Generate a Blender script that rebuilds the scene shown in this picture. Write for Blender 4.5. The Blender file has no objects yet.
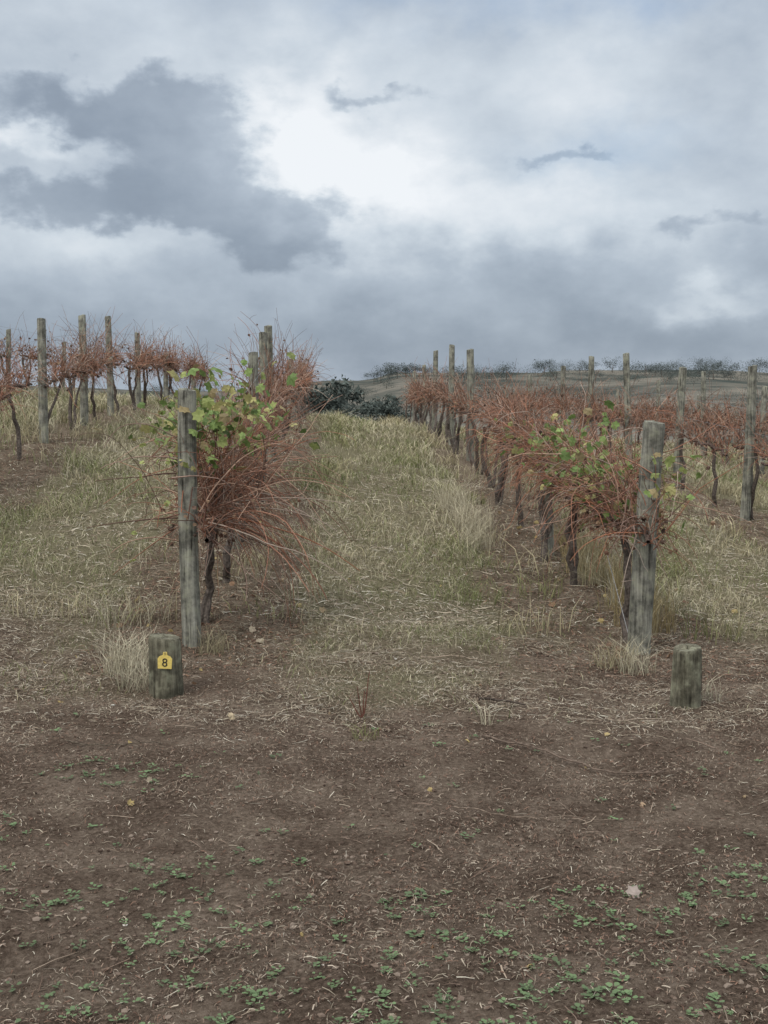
import bpy, math, numpy as np
from mathutils import Vector
rng = np.random.default_rng(7)
R = math.radians
scene = bpy.context.scene
EYE = 1.72

# ------------------------------------------------------------------ helpers
def herm(xs, ys):
    xs = np.array(xs, float); ys = np.array(ys, float)
    d = np.diff(ys) / np.diff(xs)
    m = np.zeros(len(xs)); m[1:-1] = (d[:-1] * np.diff(xs)[1:] + d[1:] * np.diff(xs)[:-1]) / (xs[2:] - xs[:-2])
    m[0] = d[0]; m[-1] = d[-1]
    def f(x):
        x = np.clip(np.asarray(x, float), xs[0], xs[-1])
        i = np.clip(np.searchsorted(xs, x) - 1, 0, len(xs) - 2)
        h = xs[i + 1] - xs[i]; t = (x - xs[i]) / h
        return ((2*t**3 - 3*t**2 + 1) * ys[i] + (t**3 - 2*t**2 + t) * h * m[i]
                + (-2*t**3 + 3*t**2) * ys[i + 1] + (t**3 - t**2) * h * m[i + 1])
    return f

_tab = np.random.default_rng(99).random((256, 256))
def vnoise(x, y):
    x = np.asarray(x, float); y = np.asarray(y, float)
    xi = np.floor(x).astype(int); yi = np.floor(y).astype(int)
    fx = x - xi; fy = y - yi
    fx = fx*fx*(3 - 2*fx); fy = fy*fy*(3 - 2*fy)
    a = _tab[xi & 255, yi & 255]; b = _tab[(xi+1) & 255, yi & 255]
    c = _tab[xi & 255, (yi+1) & 255]; d = _tab[(xi+1) & 255, (yi+1) & 255]
    return (a*(1-fx) + b*fx)*(1-fy) + (c*(1-fx) + d*fx)*fy
def fbm(x, y, o=4):
    s = 0; a = 0.5; t = 0
    x = np.asarray(x, float); y = np.asarray(y, float)
    for k in range(o):
        s = s + a*vnoise(x + 17.3*k, y + 9.1*k); t += a; a *= 0.5; x = x*2.03; y = y*2.03
    return s / t
def sstep(a, b, x):
    t = np.clip((np.asarray(x, float) - a) / (b - a), 0, 1); return t*t*(3 - 2*t)

P = herm([-2000, -20, 0, 4, 8, 10, 12, 14, 16.7, 20, 25, 30, 34, 38, 45, 60, 90, 150, 220, 350, 500, 700, 900, 1300, 3000],
         [0, 0, 0, 0, 0.0, .08, .25, .44, .66, .85, 1.03, 1.08, 1.04, .92, .5, -1, -5, -9, -9, -4, 3, 11, 14, 11, 6])
C = herm([-2000, 5, 8.2, 12, 16.7, 22, 30, 60, 120, 3000], [0, 0, .02, .06, .105, .12, .11, .05, 0, 0])
def H(x, y):
    x = np.asarray(x, float); y = np.asarray(y, float)
    h = P(y) - C(y) * 9*np.tanh(x/9)
    near = 1 - sstep(60, 150, np.hypot(x, y))
    h = h + near*((fbm(x*.9, y*.9, 3) - .5)*.09 + (fbm(x*4, y*4, 3) - .5)*.045 + (fbm(x*14, y*14, 2) - .5)*.016)
    far = sstep(150, 500, y)
    h = h + far*((fbm(x/160 + 3, y/260, 3) - .5)*19)
    side = sstep(200, 900, np.abs(x))
    h = h + side*(3 + (fbm(x/300, y/300, 3) - .5)*14)
    return h
ROWK = -0.03; SP = 3.12
def rowx(c, y): return c + ROWK*y
def rowd(x, y):
    s = (x - ROWK*y - 2.027)/SP
    return (s - np.round(s))*SP

def build_mesh(name, V, groups, col=None, mats=(), smooth=False, parent=None):
    me = bpy.data.meshes.new(name)
    V = np.asarray(V, np.float32)
    me.vertices.add(len(V)); me.vertices.foreach_set('co', V.ravel())
    loops = np.concatenate([g[0].ravel() for g in groups]).astype(np.int32)
    tot = np.concatenate([np.full(len(g[0]), g[0].shape[1]) for g in groups]).astype(np.int32)
    mi = np.concatenate([np.full(len(g[0]), g[1]) for g in groups]).astype(np.int32)
    st = np.concatenate([[0], np.cumsum(tot)[:-1]]).astype(np.int32)
    me.loops.add(len(loops)); me.loops.foreach_set('vertex_index', loops)
    me.polygons.add(len(tot)); me.polygons.foreach_set('loop_start', st); me.polygons.foreach_set('loop_total', tot)
    for m in mats: me.materials.append(m)
    me.polygons.foreach_set('material_index', mi)
    me.polygons.foreach_set('use_smooth', np.full(len(tot), smooth))
    if col is not None:
        a = me.color_attributes.new('Col', 'FLOAT_COLOR', 'POINT')
        c4 = np.ones((len(V), 4), np.float32); c4[:, :col.shape[1]] = col
        a.data.foreach_set('color', c4.ravel())
    me.update(calc_edges=True)
    ob = bpy.data.objects.new(name, me); scene.collection.objects.link(ob)
    if parent: ob.parent = parent
    return ob

class Acc:
    def __init__(s): s.V = []; s.G = []; s.C = []; s.n = 0
    def add(s, V, F, col, mi=0):
        V = V.reshape(-1, 3)
        s.V.append(V); s.C.append(np.broadcast_to(col, (len(V), 3)) if np.ndim(col) == 1 else col.reshape(-1, 3))
        s.G.append((F + s.n, mi)); s.n += len(V)
    def obj(s, name, mats, smooth=False, parent=None):
        return build_mesh(name, np.concatenate(s.V), s.G, np.concatenate(s.C), mats, smooth, parent)

def norm(a): return a / np.maximum(np.linalg.norm(a, axis=-1, keepdims=True), 1e-9)
def tubes(acc, pts, rad, sides, col, mi=0, cap=False):
    n, p, _ = pts.shape
    t = norm(np.gradient(pts, axis=1))
    ref = np.array([.31, .87, .05]) if abs(pts[0, -1, 2]-pts[0, 0, 2]) > .3 else np.array([.1, .2, .97])
    u = norm(np.cross(t, np.broadcast_to(ref, t.shape))); v = np.cross(t, u)
    a = np.arange(sides)*2*np.pi/sides
    V = pts[:, :, None] + rad[:, :, None, None]*(np.cos(a)[None, None, :, None]*u[:, :, None] + np.sin(a)[None, None, :, None]*v[:, :, None])
    idx = np.arange(n*p*sides).reshape(n, p, sides)
    A = idx[:, :-1]; B = idx[:, 1:]
    F = np.stack([A, np.roll(A, -1, 2), np.roll(B, -1, 2), B], -1).reshape(-1, 4)
    if col.ndim == 2: col = col[:, None]
    cc = np.broadcast_to(col[:, :, None], (n, p, sides, 3))
    acc.add(V, F, cc.reshape(-1, 3), mi)

def blades(acc, x, y, hgt, w, col, lean, curve=.35, z=None, tipcol=1.15, mi=0):
    n = len(x)
    z = H(x, y) - .005 if z is None else z
    az = rng.random(n)*2*np.pi
    la = rng.random(n)*2*np.pi
    px, py = np.cos(az)*w/2, np.sin(az)*w/2
    lx, ly = np.cos(la)*lean*hgt, np.sin(la)*lean*hgt
    b = np.stack([x, y, z], -1); wv = np.stack([px, py, 0*px], -1)
    m = b + np.stack([lx*.35, ly*.35, hgt*.6], -1)
    t = b + np.stack([lx*(1+curve), ly*(1+curve), hgt], -1)
    V = np.stack([b - wv, b + wv, m + wv*.75, m - wv*.75, t], 1)
    i = np.arange(n)[:, None]*5
    F = np.concatenate([i + np.array([0, 1, 2]), i + np.array([0, 2, 3]), i + np.array([3, 2, 4])])
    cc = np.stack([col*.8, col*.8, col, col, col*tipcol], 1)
    acc.add(V, F, cc.reshape(-1, 3), mi)

# ------------------------------------------------------------------ materials
def newmat(name):
    m = bpy.data.materials.new(name); m.use_nodes = True
    nt = m.node_tree; nt.nodes.clear()
    return m, nt, nt.nodes.new, nt.links.new
def mat_attr(name, rough=.85, transl=0.0, nscale=0, namp=.3, bump=0, spec=.2):
    m, nt, N, L = newmat(name)
    out = N('ShaderNodeOutputMaterial'); b = N('ShaderNodeBsdfPrincipled'); at = N('ShaderNodeAttribute'); at.attribute_name = 'Col'
    b.inputs['Roughness'].default_value = rough; b.inputs['Specular IOR Level'].default_value = spec
    if spec == 0:
        b = N('ShaderNodeBsdfDiffuse')
    src = at.outputs['Color']
    if nscale:
        tc = N('ShaderNodeTexCoord'); nz = N('ShaderNodeTexNoise'); nz.inputs['Scale'].default_value = nscale; nz.inputs['Detail'].default_value = 4
        L(tc.outputs['Object'], nz.inputs['Vector'])
        mr = N('ShaderNodeMapRange'); mr.inputs[1].default_value = .3; mr.inputs[2].default_value = .7
        mr.inputs[3].default_value = 1-namp; mr.inputs[4].default_value = 1+namp
        L(nz.outputs['Fac'], mr.inputs[0])
        mx = N('ShaderNodeVectorMath'); mx.operation = 'SCALE'; L(src, mx.inputs[0]); L(mr.outputs[0], mx.inputs['Scale']); src = mx.outputs[0]
        if bump:
            bp = N('ShaderNodeBump'); bp.inputs['Strength'].default_value = .8; bp.inputs['Distance'].default_value = bump
            L(nz.outputs['Fac'], bp.inputs['Height']); L(bp.outputs[0], b.inputs['Normal'])
    L(src, b.inputs[0])
    if transl:
        tr = N('ShaderNodeBsdfTranslucent'); L(src, tr.inputs['Color']); ms = N('ShaderNodeMixShader'); ms.inputs[0].default_value = transl
        L(b.outputs[0], ms.inputs[1]); L(tr.outputs[0], ms.inputs[2]); L(ms.outputs[0], out.inputs[0])
    else: L(b.outputs[0], out.inputs[0])
    return m
M_grass = mat_attr('dry_grass', .8, 0, spec=0)
M_litter = mat_attr('straw_litter', .9, spec=0)
M_clod = mat_attr('soil_clods', 1, 0, spec=0)
M_cane = mat_attr('vine_cane', .7, 0, spec=0)
M_bark = mat_attr('vine_bark', .95, 0, 45, .5, .012, spec=.1)
M_leaf = mat_attr('vine_leaf', .55, .3, 40, .2)
M_weed = mat_attr('weed_leaf', .6, .2)
M_tree = mat_attr('gum_foliage', .8, 0, spec=0)

def mat_wood(name, c1, c2, c3):
    m, nt, N, L = newmat(name)
    out = N('ShaderNodeOutputMaterial'); b = N('ShaderNodeBsdfPrincipled'); tc = N('ShaderNodeTexCoord')
    oi = N('ShaderNodeObjectInfo'); ad = N('ShaderNodeVectorMath'); ad.operation = 'ADD'
    sc = N('ShaderNodeVectorMath'); sc.operation = 'SCALE'; sc.inputs[0].default_value = (7, 3, 5); L(oi.outputs['Random'], sc.inputs['Scale'])
    L(tc.outputs['Object'], ad.inputs[0]); L(sc.outputs[0], ad.inputs[1])
    mp = N('ShaderNodeMapping'); mp.inputs['Scale'].default_value = (60, 60, 2.6); L(ad.outputs[0], mp.inputs[0])
    g = N('ShaderNodeTexNoise'); g.inputs['Scale'].default_value = 1; g.inputs['Detail'].default_value = 6; g.inputs['Roughness'].default_value = .65; L(mp.outputs[0], g.inputs['Vector'])
    r = N('ShaderNodeValToRGB'); r.color_ramp.elements[0].position = .33; r.color_ramp.elements[0].color = (*c1, 1)
    r.color_ramp.elements[1].position = .66; r.color_ramp.elements[1].color = (*c3, 1)
    e = r.color_ramp.elements.new(.44); e.color = (*c2, 1); L(g.outputs['Fac'], r.inputs[0])
    l = N('ShaderNodeTexNoise'); l.inputs['Scale'].default_value = 14; l.inputs['Detail'].default_value = 8; L(ad.outputs[0], l.inputs['Vector'])
    lr = N('ShaderNodeMapRange'); lr.inputs[1].default_value = .5; lr.inputs[2].default_value = .66; lr.inputs[4].default_value = .5; L(l.outputs['Fac'], lr.inputs[0])
    mx = N('ShaderNodeMix'); mx.data_type = 'RGBA'; L(lr.outputs[0], mx.inputs[0]); L(r.outputs[0], mx.inputs[6]); mx.inputs[7].default_value = (.25, .255, .18, 1)
    l2 = N('ShaderNodeTexNoise'); l2.inputs['Scale'].default_value = 7; l2.inputs['Detail'].default_value = 8; l2.inputs['Roughness'].default_value = .7; L(ad.outputs[0], l2.inputs['Vector'])
    l2r = N('ShaderNodeMapRange'); l2r.inputs[1].default_value = .38; l2r.inputs[2].default_value = .6; l2r.inputs[3].default_value = .42; l2r.inputs[4].default_value = 1.2; L(l2.outputs['Fac'], l2r.inputs[0])
    m2 = N('ShaderNodeVectorMath'); m2.operation = 'SCALE'; L(mx.outputs[2], m2.inputs[0]); L(l2r.outputs[0], m2.inputs['Scale'])
    L(m2.outputs[0], b.inputs['Base Color']); b.inputs['Roughness'].default_value = .9; b.inputs['Specular IOR Level'].default_value = .15
    bp = N('ShaderNodeBump'); bp.inputs['Strength'].default_value = 1; bp.inputs['Distance'].default_value = .015; L(g.outputs['Fac'], bp.inputs['Height']); L(bp.outputs[0], b.inputs['Normal'])
    L(b.outputs[0], out.inputs[0]); return m
M_post = mat_wood('weathered_post_wood', (.055, .052, .042), (.205, .20, .165), (.36, .35, .295))
M_stump = mat_wood('stump_wood', (.045, .04, .028), (.13, .12, .085), (.22, .205, .15))

def mat_plain(name, c, rough=.6, metal=0):
    m, nt, N, L = newmat(name)
    out = N('ShaderNodeOutputMaterial'); b = N('ShaderNodeBsdfPrincipled')
    tc = N('ShaderNodeTexCoord'); nz = N('ShaderNodeTexNoise'); nz.inputs['Scale'].default_value = 60; nz.inputs['Detail'].default_value = 4; L(tc.outputs['Object'], nz.inputs['Vector'])
    mr = N('ShaderNodeMapRange'); mr.inputs[3].default_value = .7; mr.inputs[4].default_value = 1.3; L(nz.outputs['Fac'], mr.inputs[0])
    v = N('ShaderNodeVectorMath'); v.operation = 'SCALE'; v.inputs[0].default_value = c; L(mr.outputs[0], v.inputs['Scale']); L(v.outputs[0], b.inputs['Base Color'])
    b.inputs['Roughness'].default_value = rough; b.inputs['Metallic'].default_value = metal; L(b.outputs[0], out.inputs[0]); return m
M_wire = mat_plain('galvanised_wire', (.25, .25, .25), .5, .6)
M_tag = mat_plain('yellow_plastic_tag', (.78, .60, .17), .45)
M_ink = mat_plain('black_ink', (.02, .02, .02), .6)

def ground_mat():
    m, nt, N, L = newmat('vineyard_soil_and_grass')
    out = N('ShaderNodeOutputMaterial'); b = N('ShaderNodeBsdfDiffuse'); tc = N('ShaderNodeTexCoord'); at = N('ShaderNodeAttribute'); at.attribute_name = 'Col'
    sp = N('ShaderNodeSeparateColor'); L(at.outputs['Color'], sp.inputs[0])
    def noise(s, d=6, r=.6):
        n = N('ShaderNodeTexNoise'); n.inputs['Scale'].default_value = s; n.inputs['Detail'].default_value = d; n.inputs['Roughness'].default_value = r; L(tc.outputs['Object'], n.inputs['Vector']); return n.outputs['Fac']
    def ramp(f, st):
        r = N('ShaderNodeValToRGB'); L(f, r.inputs[0]); els = r.color_ramp.elements
        for i, (p, c) in enumerate(st):
            e = els[i] if i < 2 else els.new(p)
            e.position = p; e.color = (*c, 1)
        return r.outputs[0]
    def mix(f, a, c):
        x = N('ShaderNodeMix'); x.data_type = 'RGBA'; L(f, x.inputs[0]); L(a, x.inputs[6]); L(c, x.inputs[7]); return x.outputs[2]
    fine = noise(42, 7, .8); med = noise(2.6, 6, .62)
    dirt = ramp(fine, [(.32, (.038, .027, .02)), (.7, (.205, .155, .12)), (.5, (.10, .073, .055))])
    dirt2 = ramp(fine, [(.32, (.08, .06, .045)), (.7, (.28, .222, .175)), (.5, (.165, .126, .096))])
    mr = N('ShaderNodeMapRange'); mr.inputs[1].default_value = .42; mr.inputs[2].default_value = .6; L(med, mr.inputs[0])
    d = mix(mr.outputs[0], dirt, dirt2)
    grass = ramp(fine, [(.3, (.075, .068, .04)), (.7, (.25, .225, .145)), (.5, (.15, .135, .083))])
    g = mix(sp.outputs[0], d, grass)
    far = ramp(noise(.02, 8, .7), [(.40, (.05, .058, .052)), (.60, (.165, .15, .125)), (.5, (.10, .097, .083))])  # far field tones, with distance haze mixed into the colour
    f = mix(sp.outputs[1], g, far)
    L(f, b.inputs[0])
    bp = N('ShaderNodeBump'); bp.inputs['Strength'].default_value = 1; bp.inputs['Distance'].default_value = .025; L(fine, bp.inputs['Height'])
    L(bp.outputs[0], b.inputs['Normal']); L(b.outputs[0], out.inputs[0]); return m
M_ground = ground_mat()

# ------------------------------------------------------------------ masks
def strip(x, y):
    d = np.abs(rowd(x, y)); n = fbm(x*2.2 + 5, y*1.3 + 2, 3)
    wdt = .68 - .016*np.clip(y - 9, 0, 18) + (n - .5)*.8
    return (1 - sstep(wdt - .12, wdt + .2, d))*sstep(6.5, 8, y)
def grassm(x, y):
    n = fbm(x*1.1 + 40, y*1.1 + 13, 4)
    yb = 8.0 - .9*np.exp(-((x - .1)/.9)**2) + .5*sstep(-1.2, -2.6, x)
    e = sstep(-1.2, 1.6, (y - yb) + (n - .5)*4.2)
    return e*(1 - .85*strip(x, y))

# ------------------------------------------------------------------ ground sheet
def axis(lims):
    a = []
    for lo, hi, st in lims: a.append(np.arange(lo, hi, st))
    return np.concatenate(a)
xp = axis([(0, 5, .055), (5, 14, .14), (14, 30, .6), (30, 120, 4), (120, 600, 20), (600, 3001, 150)])
xs = np.concatenate([-xp[:0:-1], xp])
ys = axis([(-1500, -100, 150), (-100, -5, 8), (-5, 2, .4), (2, 13, .055), (13, 34, .12), (34, 60, .5), (60, 150, 3), (150, 1000, 14), (1000, 3000, 120)])
X, Y = np.meshgrid(xs, ys)
Zg = H(X, Y)
V = np.stack([X, Y, Zg], -1).reshape(-1, 3)
ny, nx = X.shape
idx = np.arange(nx*ny).reshape(ny, nx)
F = np.stack([idx[:-1, :-1], idx[:-1, 1:], idx[1:, 1:], idx[1:, :-1]], -1).reshape(-1, 4)
gm = grassm(X, Y); gm = np.where(Y < 5, 0, gm)
farm = sstep(60, 110, np.hypot(X, Y))
build_mesh('ground', V, [(F, 0)], np.stack([gm*.85, farm, 0*gm], -1).reshape(-1, 3), [M_ground], True)

# ------------------------------------------------------------------ grass
STRAW = np.array([.40, .35, .225]); STRAW2 = np.array([.52, .47, .345]); OLIVE = np.array([.225, .225, .11]); GREEN = np.array([.16, .195, .078]); GOLD = np.array([.36, .285, .15])
def gcol(x, y, gb=0.0):
    n = len(x); g = sstep(.41, .61, fbm(x*.8 + 71, y*.8 + 3, 3) + gb + (rng.random(n) - .5)*.5)
    dry = STRAW + (STRAW2 - STRAW)*rng.random((n, 1)); gr = OLIVE + (GREEN - OLIVE)*rng.random((n, 1))
    c = dry*(1 - g[:, None]) + gr*g[:, None]
    return c*(.65 + .6*rng.random((n, 1)))
acc = Acc()
def scatter(y0, y1, dens, hmin, hmax, w):
    hw = .34*y1 + 2.0
    n = int(dens*2*hw*(y1 - y0))
    x = (rng.random(n)*2 - 1)*hw; y = y0 + rng.random(n)*(y1 - y0)
    pn = sstep(.36, .6, fbm(x*2.1, y*2.1, 4))
    k = (np.abs(x) < .34*y + 2.0) & (rng.random(n) < np.clip(grassm(x, y), .02, 1)*(.14 + .8*pn))
    x, y, pn = x[k], y[k], pn[k]; n = len(x)
    tall = .5 + .75*sstep(.35, .75, fbm(x*1.3 + 8, y*1.3, 3))
    tall *= 1 + .35*sstep(-1.8, -3, x) + .3*np.exp(-((np.abs(rowd(x, y)) - .75)/.25)**2)
    h = (hmin + (hmax - hmin)*rng.random(n)**1.6)*tall
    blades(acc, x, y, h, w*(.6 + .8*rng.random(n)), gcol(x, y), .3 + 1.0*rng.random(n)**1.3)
scatter(6.3, 9.5, 1400, .015, .09, .0034)
scatter(9.5, 13, 1200, .03, .15, .0044)
scatter(13, 20, 580, .05, .18, .007)
scatter(20, 28, 280, .07, .20, .011)
scatter(28, 42, 120, .07, .2, .016)
def tuft(cx, cy, n, h, r, col, lean=.7, w=.004):
    a = rng.random(n)*2*np.pi; rr = r*np.sqrt(rng.random(n))
    x = cx + rr*np.cos(a); y = cy + rr*np.sin(a)
    c = col*(.65 + .6*rng.random((n, 1)))
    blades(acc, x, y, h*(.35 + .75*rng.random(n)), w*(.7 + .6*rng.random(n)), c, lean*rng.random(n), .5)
for c in (2.027 - 3*SP, 2.027 - 2*SP, 2.027 - SP, 2.027, 2.027 + SP, 2.027 + 2*SP, 2.027 + 3*SP):
    for k in range(90):
        y = 8.8 + 30*rng.random()**1.15; sd = rng.choice([-1, 1])*(.15 + .95*rng.random())
        x = rowx(c, y) + sd
        if abs(x) > .36*y + 2: continue
        tuft(x, y, int(20 + 40*rng.random()), (.12 + .22*rng.random()), .11 + .2*rng.random(), [STRAW, STRAW2*.85, STRAW*.9, OLIVE*1.1, STRAW][rng.integers(5)], 1.1, .0035 + .0004*y)
for k in range(34):
    y = 8.9 + rng.random()*4; x = rowx(2.027, y) + .1 + .45*rng.random()
    tuft(x, y, 60, .26 + .18*rng.random(), .12, GOLD if k % 3 else STRAW, .6)
for (x, y, n, h, r, cc) in [(-1.62, 7.5, 240, .27, .17, STRAW2*.95), (-1.50, 7.15, 120, .2, .12, STRAW2*.8), (-1.75, 7.9, 120, .2, .2, STRAW2*.8), (1.62, 7.6, 120, .25, .13, STRAW2*.85), (1.5, 7.75, 110, .22, .16, STRAW*.9), (1.0, 13.2, 420, .38, .22, STRAW2),
                            (.86, 14.4, 300, .45, .2, STRAW2), (.95, 12.3, 250, .3, .2, STRAW2*.9), (1.9, 6.95, 60, .16, .1, STRAW2*.8), (-1.15, 8.0, 100, .2, .12, STRAW*.7), (.55, 6.3, 12, .2, .03, STRAW2), (-.1, 6.1, 40, .1, .08, OLIVE), (-1.9, 8.9, 160, .24, .3, STRAW2*.8), (-2.6, 9.2, 150, .2, .35, STRAW)]:
    tuft(x, y, n, h, r, cc, .95)
acc.obj('grass', [M_grass])

# ------------------------------------------------------------------ litter
acc = Acc()
def lying(n, ybounds, lmin, lmax, w, pal, dens=None, hw=lambda y: .34*y + .8, lift=.012, bendf=.35):
    y = ybounds[0] + (ybounds[1] - ybounds[0])*rng.random(n); x = (rng.random(n)*2 - 1)*hw(y)
    if dens is not None:
        k = rng.random(n) < dens(x, y); x, y = x[k], y[k]
    n = len(x); a = rng.random(n)*np.pi*2; L_ = lmin + (lmax - lmin)*rng.random(n)**2
    dx, dy = np.cos(a)*L_/2, np.sin(a)*L_/2; bend = (rng.random(n) - .5)*bendf*L_
    ww = w*(.5 + rng.random(n)); qx, qy = -np.sin(a), np.cos(a)
    def pt(px, py, hh): return np.stack([px, py, H(px, py) + hh], -1)
    l0 = .002 + lift*rng.random(n)**2; l1 = .002 + lift*rng.random(n)**2
    A = pt(x - dx, y - dy, l0); B = pt(x + qx*bend, y + qy*bend, (l0 + l1)/2 + .003); D = pt(x + dx, y + dy, l1)
    wv = np.stack([qx*ww/2, qy*ww/2, (rng.random(n) - .5)*ww*.6], -1)
    V = np.stack([A - wv, A + wv, B - wv, B + wv, D - wv*.5, D + wv*.5], 1)
    i = np.arange(n)[:, None]*6
    F = np.concatenate([i + np.array([0, 1, 3, 2]), i + np.array([2, 3, 5, 4])])
    pal = np.array(pal); c = pal[rng.integers(len(pal), size=n)]*(.6 + .7*rng.random((n, 1)))
    acc.add(V, F, np.repeat(c, 6, 0))
strawpal = [(.37, .32, .24), (.30, .255, .19), (.25, .20, .15), (.43, .39, .315), (.2, .15, .11)]
dirtpal = [(.20, .145, .11), (.13, .09, .067), (.26, .21, .16), (.18, .11, .08), (.31, .26, .205), (.08, .057, .045)]
dn = lambda x, y: (.25 + .9*sstep(.4, .62, fbm(x*1.6, y*2.2 + 30, 3)))
lying(120000, (2.4, 7.8), .004, .028, .0026, dirtpal, dn)
lying(10000, (2.4, 7.4), .012, .06, .0019, strawpal, lambda x, y: .12 + .88*sstep(.48, .66, fbm(x*1.2 + 4, y*2 + 3, 3)), bendf=.2)
lying(260, (2.4, 8), .05, .16, .0035, [(.18, .13, .10), (.12, .085, .065), (.24, .19, .145)], None, lift=.015, bendf=.15)
lying(90000, (5.8, 9.8), .012, .09, .0024, strawpal, lambda x, y: .9*sstep(5.6, 7.4, y + 2.4*(fbm(x*1.5, y*1.5, 3) - .5))*(.15 + .85*sstep(.35, .6, fbm(x*2, y*2, 3)))*(1 - .5*strip(x, y)))
lying(60000, (9, 18), .03, .16, .005, strawpal, lambda x, y: .7*(1 - .5*strip(x, y)))
lying(60000, (7.4, 18), .01, .07, .0055, [(.17, .11, .08), (.125, .075, .055), (.23, .155, .11), (.2, .12, .085)], lambda x, y: strip(x, y))
acc.obj('straw_litter', [M_litter])

# ------------------------------------------------------------------ clods
acc = Acc()
t = (1 + 5**.5)/2
ico = norm(np.array([[-1, t, 0], [1, t, 0], [-1, -t, 0], [1, -t, 0], [0, -1, t], [0, 1, t], [0, -1, -t], [0, 1, -t], [t, 0, -1], [t, 0, 1], [-t, 0, -1], [-t, 0, 1]], float))
icf = np.array([[0, 11, 5], [0, 5, 1], [0, 1, 7], [0, 7, 10], [0, 10, 11], [1, 5, 9], [5, 11, 4], [11, 10, 2], [10, 7, 6], [7, 1, 8], [3, 9, 4], [3, 4, 2], [3, 2, 6], [3, 6, 8], [3, 8, 9], [4, 9, 5], [2, 4, 11], [6, 2, 10], [8, 6, 7], [9, 8, 1]])
n = 36000
y = 2.4 + 6.6*rng.random(n)**1.3; x = (rng.random(n)*2 - 1)*(.34*y + .8)
k = rng.random(n) < .2 + sstep(.4, .62, fbm(x*1.8 + 9, y*1.8, 3)); x, y = x[k], y[k]; n = len(x)
s = .002 + .009*rng.random(n)**6
Vc = ico[None]*(s[:, None, None]*(.5 + 1.0*rng.random((n, 12, 1)))*np.array([1.2, 1, .6]))
Vc = Vc + np.stack([x, y, H(x, y) + s*.1], -1)[:, None]
pal = np.array([(.08, .058, .045), (.11, .08, .062), (.15, .112, .088), (.065, .046, .036), (.19, .15, .12)])
c = pal[rng.integers(5, size=n)]
c[rng.random(n) < .004] = (.45, .42, .37)
acc.add(Vc, (np.arange(n)[:, None, None]*12 + icf).reshape(-1, 3), np.repeat(c, 12, 0))
acc.obj('soil_clods', [M_clod])

# ------------------------------------------------------------------ weeds
acc = Acc()
lt = np.array([[0, 0, 0], [.35, .3, .03], [.75, .42, .05], [1.05, .0, .02], [.75, -.42, .05], [.35, -.3, .03]])
lf = np.array([[0, 1, 2, 3], [0, 3, 4, 5]])
cand = []
ctr = [(-1.0, 3.3), (-.75, 3.6), (-.35, 3.2), (.35, 3.35), (.55, 3.2), (.25, 3.7), (.8, 3.15), (-.9, 4.0), (-.7, 4.2), (.1, 3.95), (-1.25, 3.9), (.65, 3.9), (-1.35, 5.4), (-1.05, 5.3), (1.2, 3.4), (-.45, 3.35), (-.1, 3.1), (1.35, 4.2), (-1.7, 4.7), (.9, 3.55), (.45, 3.0), (-.15,2.9), (-1.3,3.1), (.2, 3.2), (-.6, 3.05), (.1, 3.45), (1.0, 3.9), (-.55, 3.8)]
for cx, cy in ctr:
    m = int(10 + 15*rng.random()); cand += [(cx + rng.normal()*.14, cy + rng.normal()*.10) for _ in range(m)]
for k in range(150):
    yy = 2.5 + 4.0*rng.random()**1.4; cand.append(((rng.random()*2 - 1)*(.34*yy + .6), yy))
for (cx, cy) in cand:
    nl = int(5 + 9*rng.random()); sz = .007 + .009*rng.random()
    a = rng.random(nl)*2*np.pi; ca, sa = np.cos(a), np.sin(a); tilt = .15 + .5*rng.random(nl); off = sz*1.7*rng.random(nl)
    s = sz*(.6 + .7*rng.random(nl))
    lx = lt[None, :, 0]*s[:, None] + off[:, None]; ly = lt[None, :, 1]*s[:, None]*1.2; lz = lt[None, :, 2]*s[:, None] + lx*tilt[:, None]*.5 + .006
    Vw = np.stack([cx + lx*ca[:, None] - ly*sa[:, None], cy + lx*sa[:, None] + ly*ca[:, None], H(cx, cy) + lz], -1)
    col = np.array([.10, .165, .07])*(.6 + .6*rng.random()) * (1 + .3*(rng.random((nl, 1)) - .5)) + np.array([.025, .015, .015])
    acc.add(Vw, (np.arange(nl)[:, None, None]*6 + lf).reshape(-1, 4), np.repeat(col, 6, 0))
acc.obj('ground_weeds', [M_weed])

# ------------------------------------------------------------------ leaves
ang = np.radians([-90, -62, -40, -15, 8, 30, 60, 90, 120, 150, 172, 195, 220, 242])
rr = np.array([.45, .85, .72, .95, .72, 1.0, .75, 1.1, .75, 1.0, .72, .95, .72, .85])
ltpl = np.concatenate([[[0, 0, 0]], np.stack([rr*np.cos(ang), rr*np.sin(ang), .12*rr*np.sin(ang*3)], -1)])
lff = np.array([[0, i, i + 1] for i in range(1, 14)] + [[0, 14, 1]])
def leaves(acc, pos, size, col, mi=1, flat=1.0, curl=.25):
    n = len(pos)
    nrm = norm(np.stack([rng.normal(size=n)*flat, rng.normal(size=n)*flat - .3*flat, .45 + .4*rng.random(n)], -1))
    r0 = norm(rng.normal(size=(n, 3))); u = norm(np.cross(nrm, r0)); v = np.cross(nrm, u)
    T = ltpl[None]*(size[:, None, None])*np.stack([.75 + .4*rng.random((n, 1)), .8 + .4*rng.random((n, 1)), np.ones((n, 1))], -1)
    rad2 = (T[..., 0]**2 + T[..., 1]**2)/np.maximum(size[:, None], 1e-6)
    zz = T[..., 2] - curl*rad2*(rng.random(n)[:, None]*2 - .4)
    Vv = pos[:, None] + T[..., 0, None]*u[:, None] + T[..., 1, None]*v[:, None] + zz[..., None]*nrm[:, None]
    acc.add(Vv, (np.arange(n)[:, None, None]*15 + lff).reshape(-1, 3), np.repeat(col, 15, 0), mi)
acc = Acc()
n = 90
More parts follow.
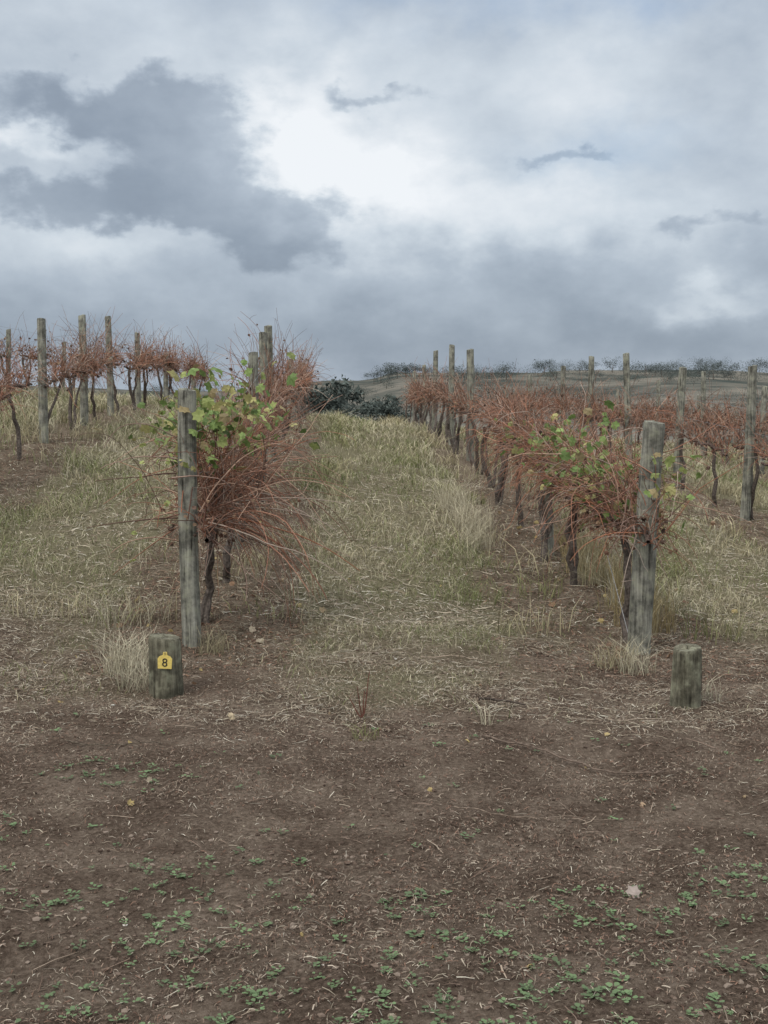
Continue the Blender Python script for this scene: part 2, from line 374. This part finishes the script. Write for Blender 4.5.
y = 2.8 + 8*rng.random(n)**.7; x = (rng.random(n)*2 - 1)*(.33*y)
pl = np.array([(.34, .25, .15), (.25, .15, .09), (.42, .32, .14), (.2, .12, .08), (.36, .3, .22)])
leaves(acc, np.stack([x, y, H(x, y) + .01], -1), .008 + .012*rng.random(n), pl[rng.integers(5, size=n)], 0, .5, 1.6)
y = 8 + 8*rng.random(120); x = rowx(2.027 - SP*rng.integers(0, 2, 120), y) + rng.normal(size=120)*.4
leaves(acc, np.stack([x, y, H(x, y) + .02], -1), .02 + .02*rng.random(120), pl[rng.integers(5, size=120)], 0, .5, 1.2)
leaves(acc, np.array([[-.82, 6.38, float(H(-.82, 6.38)) + .02], [1.1, 5.0, float(H(1.1, 5)) + .015], [.86, 4.0, float(H(.86, 4.0)) + .015]]), np.array([.038, .02, .026]), np.array([(.5, .4, .26), (.4, .28, .18), (.40, .33, .29)]), 0, .25, 1.2)
acc.obj('fallen_leaves', [M_leaf])

# ------------------------------------------------------------------ grapevines
CANES = np.array([(.27, .14, .095), (.33, .175, .12), (.20, .11, .082), (.39, .26, .19), (.29, .20, .16), (.14, .088, .07), (.32, .145, .09), (.22, .125, .09), (.34, .27, .22)])
NC = len(CANES)
def grow(p0, d0, L_, steps, grav, wob, floor=.02):
    n = len(p0); pts = np.zeros((n, steps, 3)); p = p0.copy(); d = norm(d0); pts[:, 0] = p
    st = (L_/(steps - 1))[:, None]; cv = rng.normal(size=(n, 3))*wob
    fl = floor + .12*np.abs(rng.normal(size=n))*(floor > .1)
    for k in range(1, steps):
        d = norm(d + cv*.5 + rng.normal(size=(n, 3))*wob + np.stack([0*grav, 0*grav, -grav*(.25 + k/steps)], -1)*st)
        p = p + d*st; pts[:, k] = p
    g = H(pts[..., 0], pts[..., 1]) + (fl[:, None] if np.ndim(fl) else fl)
    low = pts[..., 2] < g
    pts[..., 2] = np.where(low, g - (g - pts[..., 2])*.2, pts[..., 2])
    return pts
def grapevine(cx, cy, ncane=70, near=True, green=0, up=1.0, greenh=1.2, dead=60, lat=.5, floor=.5, zc0=.8, upfrac=.3, tr=.031):
    acc = Acc(); h0 = float(H(cx, cy)); ax = np.array([ROWK, 1, 0]); zc = zc0 + .05*rng.random()
    slope = float(H(cx + ROWK, cy + .7) - H(cx - ROWK, cy - .7))/1.4
    tp = 9; tt = np.linspace(0, 1, tp); lean = rng.normal()*.22; lx = rng.normal()*.07
    base = np.array([cx - lx, cy - lean, h0 - .08])
    for q in range(2 if rng.random() < .4 else 1):
        pts = np.stack([base[0] + lx*tt + .022*np.cumsum(rng.normal(size=tp)) + q*.06*tt, base[1] + lean*tt + .03*np.cumsum(rng.normal(size=tp)) + q*.2*tt, base[2] + (zc + .08)*tt], -1)
        r = (tr - .010*tt + .008*rng.random(tp))*(1 if q == 0 else .7)
        tubes(acc, pts[None], r[None], 7, np.array([(.10, .082, .07)]), 2)
    head = pts[-1]
    for sgn in (-1, 1):
        m = 10; s = np.linspace(0, .88, m)
        pts = head + s[:, None]*ax*sgn + np.stack([.015*np.cumsum(rng.normal(size=m)), 0*s, .015*np.cumsum(rng.normal(size=m)) + sgn*slope*s], -1)
        pts[0] = head
        tubes(acc, pts[None], np.linspace(.026, .015, m)[None], 6, np.array([(.10, .07, .057)]), 2)
    n = int(ncane)
    s = (rng.random(n)*2 - 1)*.85
    p0 = head + s[:, None]*ax + np.stack([rng.normal(size=n)*.04, 0*s, s*slope + rng.normal(size=n)*.06 + .02], -1)
    d0 = np.stack([rng.normal(size=n)*lat, rng.normal(size=n)*.6, np.abs(.6 + .5*rng.normal(size=n))*up], -1)
    k = rng.random(n) < .35; d0[k, 2] = rng.normal(size=k.sum())*.3 + .1
    isup = rng.random(n) < upfrac
    vig = .8 + .45*rng.random()
    L_ = np.where(isup, .3 + .7*rng.random(n)**1.3*up*vig, .22 + .55*rng.random(n)**1.3*up*vig); steps = 9 if near else 7
    d0[isup, 2] = np.abs(d0[isup, 2]) + .8
    gr = np.where(isup, .2 + .8*rng.random(n), 1.6 + 3.6*rng.random(n))
    pts = grow(p0, d0, L_, steps, gr, .11, floor)
    rb = (.0028 + .0014*rng.random(n)) + max(0, cy - 12)*.0001
    rad = rb[:, None]*np.linspace(1.15, .4, steps)[None]
    cc = CANES[rng.integers(NC, size=n)]*(.6 + .65*rng.random((n, 1)))
    tubes(acc, pts, rad, 4 if near else 3, cc, 0)
    m = int(n*(1.1 if near else .8)); pi = rng.integers(n, size=m); ki = rng.integers(2, steps - 1, size=m)
    q0 = pts[pi, ki]; dd = rng.normal(size=(m, 3)) + np.array([0, 0, .35])
    sp = grow(q0, dd, .06 + .2*rng.random(m), 5, np.full(m, 1.), .16, floor)
    tubes(acc, sp, (rb[pi]*.6)[:, None]*np.linspace(1, .4, 5)[None], 3, cc[pi]*1.05, 0)
    m = int(dead); pi = rng.integers(n, size=m); ki = rng.integers(1, steps - 2, size=m)
    dp = pts[pi, ki] + rng.normal(size=(m, 3))*.025
    dc = np.array([(.20, .11, .075), (.14, .085, .06), (.29, .19, .12), (.10, .066, .05)])[rng.integers(4, size=m)]*(.7 + .6*rng.random((m, 1)))
    leaves(acc, dp, (.010 + .016*rng.random(m)) + max(0, cy - 12)*.0004, dc, 1, 1.2, 1.2)
    if green:
        fp = pts.reshape(-1, 3); fp = fp[fp[:, 2] > H(fp[:, 0], fp[:, 1]) + greenh]
        if len(fp):
            m = green; cl = fp[rng.integers(len(fp), size=max(4, m//9))]
            gp = cl[rng.integers(len(cl), size=m)] + rng.normal(size=(m, 3))*.085
            gc = GPAL[rng.integers(7, size=m)]*(.6 + .6*rng.random((m, 1)))
            leaves(acc, gp, .024 + .03*rng.random(m), gc, 1, .8, .35)
    return acc
GPAL = np.array([(.17, .245, .075), (.22, .295, .095), (.12, .175, .055), (.28, .32, .11), (.37, .34, .14), (.28, .22, .11), (.19, .26, .08)])
def vine_obj(a): return a.obj('grapevine', [M_cane, M_leaf, M_bark], False)

L1 = 2.027 - SP; R1 = 2.027; L2 = L1 - SP; L3 = L2 - SP; R2 = R1 + SP; R3 = R2 + SP; R4 = R3 + SP; R5 = R4 + SP
def extra_canes(acc, starts, dirs, lens, grav, wob=.07, r=.0037, steps=14, floor=.02):
    p0 = np.array(starts, float); pts = grow(p0, np.array(dirs, float), np.array(lens, float), steps, np.array(grav, float), wob, floor)
    tubes(acc, pts, (r*(.7 + .5*rng.random(len(p0))))[:, None]*np.linspace(1.1, .45, steps)[None], 4, CANES[rng.integers(NC, size=len(p0))]*(.75 + .5*rng.random((len(p0), 1))), 0)
    return pts
yv = 8.75; k = 0
while yv < 31:
    x = rowx(L1, yv)
    if k == 0:
        a = grapevine(x + .12, yv, 160, True, 120, 1.1, 1.25, dead=300, floor=.45)
        hb = float(H(x, yv))
        n = 65
        st = np.stack([x + rng.normal(size=n)*.1, yv + rng.normal(size=n)*.25, hb + .8 + .5*rng.random(n)], -1)
        di = np.stack([.8 + .5*rng.random(n), rng.normal(size=n)*.4, .35 + .6*rng.normal(size=n)], -1)
        extra_canes(a, st, di, .6 + .8*rng.random(n), 1.0 + 2.6*rng.random(n), .09, .0042)
        n = 50
        st = np.stack([x + .18 + rng.normal(size=n)*.12, yv + rng.normal(size=n)*.25, hb + .75 + .2*rng.random(n)], -1)
        extra_canes(a, st, np.stack([.45 + .45*rng.normal(size=n), rng.normal(size=n)*.3, -.1 + .3*rng.normal(size=n)], -1), .5 + .6*rng.random(n), .8 + 2.0*rng.random(n), .09, .004)
        n = 22
        st = np.stack([x + rng.normal(size=n)*.06, yv - .2 + rng.normal(size=n)*.2, hb + .8 + .6*rng.random(n)], -1)
        di = np.stack([-.9 - .3*rng.random(n), rng.normal(size=n)*.3, .1 + .4*rng.normal(size=n)], -1)
        pp = extra_canes(a, st, di, .35 + .45*rng.random(n), .8 + 1.6*rng.random(n), .1, .0042)
        m = 20; q = pp.reshape(-1, 3)[rng.integers(0, 22*14, size=m)]
        leaves(a, q, .022 + .02*rng.random(m), np.array([(.30, .34, .12)])*(.6 + .8*rng.random((m, 1))), 1, .8, .4)
        m = 190; q = np.stack([x + .16 + rng.normal(size=m)*.25, yv - .1 + rng.normal(size=m)*.25, hb + 1.56 + rng.normal(size=m)*.15], -1)
        leaves(a, q, .026 + .032*rng.random(m), GPAL[rng.integers(6, size=m)]*(.6 + .6*rng.random((m, 1))), 1, .8, .35)
        n = 90; st = np.stack([x + .12 + rng.normal(size=n)*.16, yv + rng.normal(size=n)*.3, np.full(n, hb + .9)], -1)
        extra_canes(a, st, np.stack([.22 + rng.normal(size=n)*.35, rng.normal(size=n)*.25, np.ones(n)], -1), .5 + .6*rng.random(n), .4 + 1.2*rng.random(n), r=.004)
        n = 6; st = np.stack([x + .05 + rng.normal(size=n)*.06, yv + rng.normal(size=n)*.2, hb + .6 + .3*rng.random(n)], -1)
        extra_canes(a, st, np.stack([1.2 + 0*st[:, 0], -.3 + rng.normal(size=n)*.2, .15 + .2*rng.normal(size=n)], -1), 1.0 + .25*rng.random(n), .9 + .5*rng.random(n), .05, .005)
        extra_canes(a, [[x, yv - .2, hb + .62], [x, yv, hb + .80]], [[-1, -.2, .25], [-1, .1, -.05]], [.62, .85], [2.4, .5], .03, .006)
    else:
        near = yv < 18
        a = grapevine(x + (.08 if k < 4 else 0), yv, 150 if near else 80, near, 6 if k == 1 else 0, 1.45 if yv < 20 else 1.1, dead=150 if near else 40, lat=.45 if yv < 20 else .28, upfrac=.46)
    vine_obj(a); yv += 1.55 + .1*rng.random(); k += 1
yv = 8.85; k = 0
while yv < 39:
    near = yv < 18
    nc = [215, 220, 200, 165, 135][min(k, 4)] if near else 80
    a = grapevine(rowx(R1, yv) - .04, yv, nc, near, [200, 200, 150, 40][min(k, 3)] if k < 4 else 0, 1.05 if k < 3 else .9, .95, dead=[380, 380, 340, 240, 160][min(k, 4)] if near else 50, lat=.62 if k < 4 else .38, floor=.42, zc0=.82, upfrac=.32)
    if k < 5:
        hb = float(H(rowx(R1, yv), yv)); n = 85
        st = np.stack([rowx(R1, yv) + rng.normal(size=n)*.12, yv + (rng.random(n) - .5)*1.5, hb + .9 + .35*rng.random(n)], -1)
        extra_canes(a, st, np.stack([rng.normal(size=n)*.7, rng.normal(size=n)*.7, .1 + rng.normal(size=n)*.5], -1), .35 + .6*rng.random(n), .8 + 3.6*rng.random(n), .11, floor=.33)
        n = 42
        st = np.stack([rowx(R1, yv) + rng.normal(size=n)*.1, yv + (rng.random(n) - .5)*1.4, hb + .95 + .1*rng.random(n)], -1)
        extra_canes(a, st, np.stack([rng.normal(size=n)*.4, rng.normal(size=n)*.4, np.ones(n)], -1), .3 + .5*rng.random(n), .3 + 1.2*rng.random(n), r=.003)
    vine_obj(a); yv += 1.5 + .1*rng.random(); k += 1
for c, y0, y1, nc in ((L2, 8.9, 36, 135), (L3, 13, 34, 45), (R2, 8.9, 42, 100), (R3, 15, 44, 65), (R4, 22, 46, 48), (R5, 28, 48, 40)):
    yv = y0
    while yv < y1:
        vine_obj(grapevine(rowx(c, yv), yv, nc, False, 0, 1.15 if c < 0 else 1.0, dead=70, lat=.42, floor=.42, zc0=.85, upfrac=.3, tr=.028)); yv += 1.55 + .12*rng.random()

# ------------------------------------------------------------------ posts
def post(x, y, h, r, lean=(0, 0), name='wooden_post', mat=None, ring=True, top=None):
    z = float(H(x, y)); sides = 28 if y < 12 else 14; rings = 24 if y < 12 else 10
    zz = np.concatenate([np.linspace(-.3, h - .015, rings), [h, h + .002]])
    rr_ = np.full(len(zz), r); rr_ *= 1 + .10*(1 - np.clip(zz/h, 0, 1)); rr_[-2] = r*.93; rr_[-1] = .001
    a = np.arange(sides)*2*np.pi/sides
    sx = rng.random()*50
    A, Zz = np.meshgrid(a, zz)
    lob = 1 + .06*(fbm(np.cos(A)*1.3 + sx, np.sin(A)*1.3 + Zz*1.4, 3) - .5)*2 + .05*(fbm(np.cos(A)*5 + sx, np.sin(A)*5 + Zz*1.1, 2) - .5)
    for q in range(3):
        ca = rng.random()*2*np.pi; w_ = np.exp(-((np.angle(np.exp(1j*(A - ca - .15*np.sin(Zz*3)))))/.13)**2); lob = lob - .12*w_*(fbm(Zz*2 + q*7, A*0 + sx, 2) > .42)
    Rr = rr_[:, None]*lob
    bow = .012*np.sin(Zz*1.7 + sx)
    tz = Zz + (np.cos(A - sx)*.010*(np.arange(len(zz)) >= len(zz) - 3)[:, None])
    V = np.stack([Rr*np.cos(A) + lean[0]*Zz + bow, Rr*np.sin(A) + lean[1]*Zz, tz], -1).reshape(-1, 3)
    idx = np.arange(len(V)).reshape(len(zz), sides)
    F = np.stack([idx[:-1], np.roll(idx[:-1], -1, 1), np.roll(idx[1:], -1, 1), idx[1:]], -1).reshape(-1, 4)
    ob = build_mesh(name, V, [(F, 0)], None, [mat or M_post], True)
    ob.location = (x, y, z)
    ob.data.set_sharp_from_angle(angle=R(40))
    return ob
PO = {L1: [(8.2, 1.77), (11.6, 1.3), (14.0, 1.7), (15.6, 1.85), (17.0, 1.9), (24, 1.3), (28.5, 1.3)],
      R1: [(8.25, 1.62), (12.1, 1.15), (20, 1.85), (23.4, 1.95), (28.5, 1.9), (32, 1.7), (37, 1.7)],
      L2: [(9.9, 1.7), (13.3, 1.7), (16.7, 1.72), (19.2, 1.75), (21.4, 1.75), (24.3, 1.5), (28, 1.2), (33, 1.2)],
      L3: [(14, 1.5), (18, 1.5), (22, 1.4), (26, 1.4), (31, 1.4)],
      R2: [(8.8, 1.8), (12.2, 1.8), (15.5, 2.0), (18.8, 1.9), (22, 2.1), (25.5, 2.1), (29, 1.9), (34, 1.8), (39, 1.7)],
      R3: [(16, 1.75), (20, 1.75), (24, 1.75), (28, 2.0), (32, 1.8), (37, 1.7)],
      R4: [(24, 1.7), (29, 1.7), (34, 1.7), (39, 1.7)], R5: [(30, 1.7), (35, 1.7), (40, 1.7), (45, 1.7)]}
for c, lst in PO.items():
    for i, (y, h) in enumerate(lst):
        ln = (rng.normal()*.02, rng.normal()*.02); r = .050 + .010*rng.random()
        if c == L1 and i == 0: ln = (.005, .0); r = .062
        if c == R1 and i == 0: ln = (.052, -.03); r = .074
        if c == R2: r = .060
        xx = rowx(c, y)
        if c == R1 and i == 0: xx = 1.77
        post(xx, y, h, r, ln)
for c, lst in PO.items():
    acc = Acc()
    ysw = np.arange(lst[0][0], lst[-1][0], .4)
    for wh in (.84, 1.15, 1.45)[:2 if c == R1 else 3]:
        xw = rowx(c, ysw) + .06; zw = H(rowx(c, ysw*0 + 0) + ROWK*ysw, ysw)
        ker = np.ones(9)/9; zp = np.pad(zw, 4, mode='edge'); zw = np.convolve(zp, ker, 'valid') + wh
        tubes(acc, np.stack([xw, ysw, zw], -1)[None], np.full((1, len(ysw)), .0022), 4, np.array([(.3, .3, .3)]), 0)
    if c in (L1, R1):
        x0 = rowx(c, 8.3)
        p = np.array([[x0 - .06, 8.3, float(H(x0, 8.3)) + .12], [x0 - .12, 8.9, float(H(x0, 8.9)) + .62]])
        tubes(acc, p[None], np.full((1, 2), .0025), 5, np.array([(.3, .3, .3)]), 0)
    acc.obj('trellis_wire', [M_wire])
sx, sy = -1.29, 7.0
st1 = post(sx, sy, .35, .092, (0, 0), 'wooden_stump', M_stump)
st2 = post(1.71, 6.72, .32, .078, (.01, 0), 'wooden_stump', M_stump)
import bmesh
me = bpy.data.meshes.new('tag_plate'); bm = bmesh.new()
outl = [(-.04, -.055), (.04, -.055), (.042, .005), (.032, .018), (.013, .026), (.011, .045), (-.011, .045), (-.013, .026), (-.032, .018), (-.042, .005)]
f = bm.faces.new([bm.verts.new((px, 0, pz)) for px, pz in outl])
e = bmesh.ops.extrude_face_region(bm, geom=[f]); bmesh.ops.translate(bm, verts=[v for v in e['geom'] if isinstance(v, bmesh.types.BMVert)], vec=(0, .003, 0))
bmesh.ops.recalc_face_normals(bm, faces=bm.faces); bm.to_mesh(me); bm.free(); me.materials.append(M_tag)
tag = bpy.data.objects.new('number_tag', me); scene.collection.objects.link(tag)
tag.location = (sx + .012, sy - .112, float(H(sx, sy)) + .235); tag.rotation_euler = (R(3), R(3), R(2))
cu = bpy.data.curves.new('tag_number', 'FONT'); cu.body = '8'; cu.size = .07; cu.extrude = .0006; cu.align_x = 'CENTER'; cu.align_y = 'CENTER'
to = bpy.data.objects.new('tag_number', cu); scene.collection.objects.link(to); bpy.context.view_layer.update()
dg = bpy.context.evaluated_depsgraph_get(); tm = bpy.data.meshes.new_from_object(to.evaluated_get(dg)); bpy.data.objects.remove(to)
tm.materials.clear(); tm.materials.append(M_ink)
to = bpy.data.objects.new('tag_digit', tm); scene.collection.objects.link(to); to.parent = tag; to.location = (0, -.0016, -.02); to.rotation_euler = (R(90), 0, 0)
acc = Acc(); p = np.array([[0, -.004, .038], [0, .03, .038]]); tubes(acc, p[None], np.full((1, 2), .005), 8, np.array([(.2, .2, .2)]), 0)
acc.obj('tag_nail', [M_wire], parent=tag)

# ------------------------------------------------------------------ sticks
def stick(pts, r0, r1, name, col=(.13, .1, .08), side=0):
    acc = Acc(); pts = np.array(pts, float); t_ = np.linspace(0, 1, len(pts)); tt = np.linspace(0, 1, 22)
    Q = np.stack([np.interp(tt, t_, pts[:, i]) for i in range(2)], -1) + rng.normal(size=(22, 2))*.006
    z = H(Q[:, 0], Q[:, 1]) + .016 + np.interp(tt, t_, pts[:, 2])
    Q = np.concatenate([Q, z[:, None]], 1); tubes(acc, Q[None], np.linspace(r0, r1, 22)[None], 6, np.array([col]), 0)
    for k in range(side):
        i = rng.integers(4, 19); S = grow(Q[i:i+1], np.array([[rng.normal(), rng.normal(), .5]]), np.array([.1 + .12*rng.random()]), 6, np.array([1.]), .1)
        tubes(acc, S, np.linspace(r1, .001, 6)[None], 4, np.array([col]), 0)
    acc.obj(name, [M_bark])
stick([(.5, 6.0, 0), (.8, 5.7, .01), (1.15, 5.5, 0), (1.42, 5.46, .01)], .006, .003, 'fallen_branch', (.14, .105, .082), side=4)
stick([(.25, 7.8, 0), (.5, 7.75, .03), (.7, 7.8, 0)], .006, .003, 'fallen_branch', (.25, .2, .15), 2)
stick([(.55, 6.8, 0), (.68, 6.7, .02), (.8, 6.6, 0)], .009, .005, 'fallen_branch', (.07, .055, .045))
stick([(.3, 4.9, 0), (.6, 4.75, .01), (.95, 4.8, 0)], .002, .001, 'fallen_branch', (.22, .17, .13), 1)
stick([(-1.6, 5.9, 0), (-1.3, 5.75, .01), (-1.1, 5.8, 0)], .004, .002, 'fallen_branch', (.1, .08, .06), 1)
stick([(1.0, 6.3, 0), (1.35, 6.25, .03), (1.7, 6.35, 0)], .004, .002, 'fallen_branch', (.26, .21, .16), 2)
acc = Acc(); hb = float(H(-.12, 6.5)); p0 = np.repeat([[-.12, 6.5, hb]], 4, 0)
S = grow(p0, np.array([[-.25, 0, 1], [.1, .1, 1], [.35, 0, .9], [-.4, .1, .5]]), np.array([.2, .16, .27, .14]), 8, np.array([0., 0, 0, 0]), .05)
tubes(acc, S, np.full((4, 1), .0045)*np.linspace(1, .5, 8)[None], 5, np.repeat([(.13, .06, .045)], 4, 0), 0); acc.obj('dead_seedling', [M_cane])

# ------------------------------------------------------------------ distant trees
acc = Acc()
def tree(x, y, h, w, tint=(.085, .105, .085)):
    z = float(H(x, y)); nl = 9
    tt = np.linspace(0, 1, 6); pts = np.stack([x + rng.normal()*.3*tt, y + 0*tt, z - .5 + tt*h*.6], -1)
    tubes(acc, pts[None], np.linspace(h*.03, h*.012, 6)[None], 5, np.array([(.12, .1, .085)]))
    lc = np.stack([x + rng.normal(size=nl)*w*.3, y + rng.normal(size=nl)*w*.3, z + h*(.35 + .5*rng.random(nl))], -1); lr = w*(.18 + .2*rng.random(nl))
    for i in range(nl):
        m = 110; d = norm(rng.normal(size=(m, 3)))*(rng.random((m, 1))**.4)
        c0 = lc[i] + d*lr[i]*np.array([1, 1, .75]); s = h*.024
        tri = c0[:, None] + rng.normal(size=(m, 3, 3))*s
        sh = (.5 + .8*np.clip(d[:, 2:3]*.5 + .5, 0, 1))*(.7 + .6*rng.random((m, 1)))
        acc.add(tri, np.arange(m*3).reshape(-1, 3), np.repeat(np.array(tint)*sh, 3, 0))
DK = (.085, .10, .09)
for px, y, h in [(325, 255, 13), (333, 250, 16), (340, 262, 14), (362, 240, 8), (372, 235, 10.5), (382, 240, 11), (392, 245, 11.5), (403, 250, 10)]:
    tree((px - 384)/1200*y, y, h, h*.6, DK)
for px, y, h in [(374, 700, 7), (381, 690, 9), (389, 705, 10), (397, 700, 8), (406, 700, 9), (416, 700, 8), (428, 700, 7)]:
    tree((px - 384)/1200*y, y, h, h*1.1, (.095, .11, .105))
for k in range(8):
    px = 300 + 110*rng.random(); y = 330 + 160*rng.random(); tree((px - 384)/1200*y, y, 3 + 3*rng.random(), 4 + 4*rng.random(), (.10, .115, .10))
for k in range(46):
    px = 430 + 360*rng.random(); y = 600 + 160*rng.random(); tree((px - 384)/1200*y, y, 5 + 4*rng.random(), 9 + 8*rng.random(), (.095, .11, .105))  # lighter bluish tint: distance haze painted into the foliage colour
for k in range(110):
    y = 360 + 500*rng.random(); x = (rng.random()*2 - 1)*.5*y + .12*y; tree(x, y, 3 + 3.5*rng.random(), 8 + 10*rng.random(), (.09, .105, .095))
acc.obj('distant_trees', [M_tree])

# ------------------------------------------------------------------ world
w = bpy.data.worlds.new('World'); scene.world = w; w.use_nodes = True
nt = w.node_tree; nt.nodes.clear(); N = nt.nodes.new; L = nt.links.new
def M(op, a, b=None):
    n = N('ShaderNodeMath'); n.operation = op
    for i, v in enumerate((a, b)):
        if v is None: continue
        if isinstance(v, (int, float)): n.inputs[i].default_value = v
        else: L(v, n.inputs[i])
    return n.outputs[0]
def VM(op, a, b=None):
    n = N('ShaderNodeVectorMath'); n.operation = op
    for i, v in enumerate((a, b)):
        if v is None: continue
        if isinstance(v, tuple): n.inputs[i].default_value = v
        else: L(v, n.inputs[i])
    return n
def MR(v, a, b, c=0.0, d=1.0):
    n = N('ShaderNodeMapRange'); n.interpolation_type = 'SMOOTHSTEP'; L(v, n.inputs[0])
    for i, q in enumerate((a, b, c, d)): n.inputs[i + 1].default_value = q
    return n.outputs[0]
tc = N('ShaderNodeTexCoord'); sep = N('ShaderNodeSeparateXYZ'); L(tc.outputs['Generated'], sep.inputs[0])
az = M('ARCTAN2', sep.outputs[0], sep.outputs[1]); el = M('ARCSINE', sep.outputs[2])
cb = N('ShaderNodeCombineXYZ'); L(az, cb.inputs[0]); L(el, cb.inputs[1]); PV = cb.outputs[0]
def noise(vec, s, d, r, col=False, st=(1, 1.5, 1)):
    v = VM('MULTIPLY', vec, st).outputs[0]
    n = N('ShaderNodeTexNoise'); n.inputs['Scale'].default_value = s; n.inputs['Detail'].default_value = d; n.inputs['Roughness'].default_value = r; L(v, n.inputs['Vector'])
    return n.outputs['Color' if col else 'Fac']
w1 = VM('MULTIPLY', VM('SUBTRACT', noise(PV, 19, 5, .55, True), (.5, .5, .5)).outputs[0], (.10, .075, 0)).outputs[0]
PW = VM('ADD', PV, w1).outputs[0]
def blob(px, py, sx, sy, wt, vec=None):
    c = VM('SUBTRACT', vec or PW, ((px - 384)/1200, (400 - py)/1200, 0)).outputs[0]
    c = VM('MULTIPLY', c, (1200/sx, 1200/sy, 0)).outputs[0]
    d = VM('DOT_PRODUCT', c, c).outputs['Value']
    return M('MULTIPLY', M('EXPONENT', M('MULTIPLY', d, -1.0)), wt)
nb = noise(PV, 9, 8, .55)
B = M('ADD', M('MULTIPLY', M('SUBTRACT', nb, .5), .65), .60)
for bl in [(295, 140, 70, 55, .38), (370, 190, 95, 45, .42), (530, 215, 150, 34, .22), (540, 100, 230, 50, .14), (10, 160, 80, 12, .28), (60, 20, 260, 35, .08),
           (384, 345, 1200, 60, -.32), (590, 275, 260, 28, -.08), (700, 302, 70, 16, .26), (120, 245, 80, 16, .10)]:
    B = M('ADD', B, blob(*bl))
D = M('MULTIPLY', M('SUBTRACT', noise(PV, 16, 6, .6), .5), .95)
for bl in [(190, 150, 80, 46, 1.05), (80, 125, 110, 28, .6), (275, 235, 74, 32, .9), (110, 210, 200, 22, .66), (560, 165, 60, 10, .5), (700, 235, 80, 14, .45), (370, 115, 60, 12, .6)]:
    D = M('ADD', D, blob(*bl))
dm = MR(D, .24, .66)
B = M('SUBTRACT', B, M('MULTIPLY', dm, .32))
B = M('ADD', B, MR(el, .36, .9, 0, .4))
rp = N('ShaderNodeValToRGB'); L(B, rp.inputs[0]); els = rp.color_ramp.elements
stops = [(0.0, (.20, .24, .305)), (1.0, (.90, .93, .96)), (.25, (.29, .345, .42)), (.5, (.435, .50, .58)), (.72, (.63, .695, .76))]
for i, (p_, c_) in enumerate(stops):
    e = els[i] if i < 2 else els.new(p_)
    e.position = p_; e.color = (*c_, 1)
cl = N('ShaderNodeBackground'); L(rp.outputs[0], cl.inputs[0]); L(MR(el, .38, 1.2, 1.0, 2.5), cl.inputs[1])
sky = N('ShaderNodeTexSky'); sky.sky_type = 'NISHITA'; sky.sun_disc = False; sky.sun_elevation = R(48); sky.sun_rotation = R(215); sky.air_density = 1; sky.dust_density = 1.5
sb = N('ShaderNodeBackground'); L(sky.outputs[0], sb.inputs[0]); sb.inputs[1].default_value = .14
bm_ = M('ADD', blob(560, 0, 330, 40, .5), blob(600, 165, 80, 20, .25)); bm_ = M('MINIMUM', M('ADD', bm_, .05), 1.0)
ms = N('ShaderNodeMixShader'); L(bm_, ms.inputs[0]); L(cl.outputs[0], ms.inputs[1]); L(sb.outputs[0], ms.inputs[2])
wo = N('ShaderNodeOutputWorld'); L(ms.outputs[0], wo.inputs[0])

sl = bpy.data.lights.new('sun', 'SUN'); sl.energy = 1.5; sl.angle = R(14); sl.color = (1, .94, .84)
so = bpy.data.objects.new('sun', sl); scene.collection.objects.link(so)
azs = R(215); ele = R(48); sd = Vector((math.sin(azs)*math.cos(ele), math.cos(azs)*math.cos(ele), math.sin(ele)))
so.rotation_euler = sd.to_track_quat('Z', 'Y').to_euler()

cam = bpy.data.cameras.new('camera'); cam.sensor_fit = 'VERTICAL'; cam.sensor_height = 36; cam.lens = 1200/1024*36; cam.clip_end = 6000; cam.clip_start = .05
co = bpy.data.objects.new('camera', cam); scene.collection.objects.link(co); co.location = (0, 0, EYE); co.rotation_euler = (R(90 - 5.33), 0, 0)
scene.camera = co
scene.view_settings.view_transform = 'Standard'; scene.view_settings.look = 'None'; scene.view_settings.exposure = 0
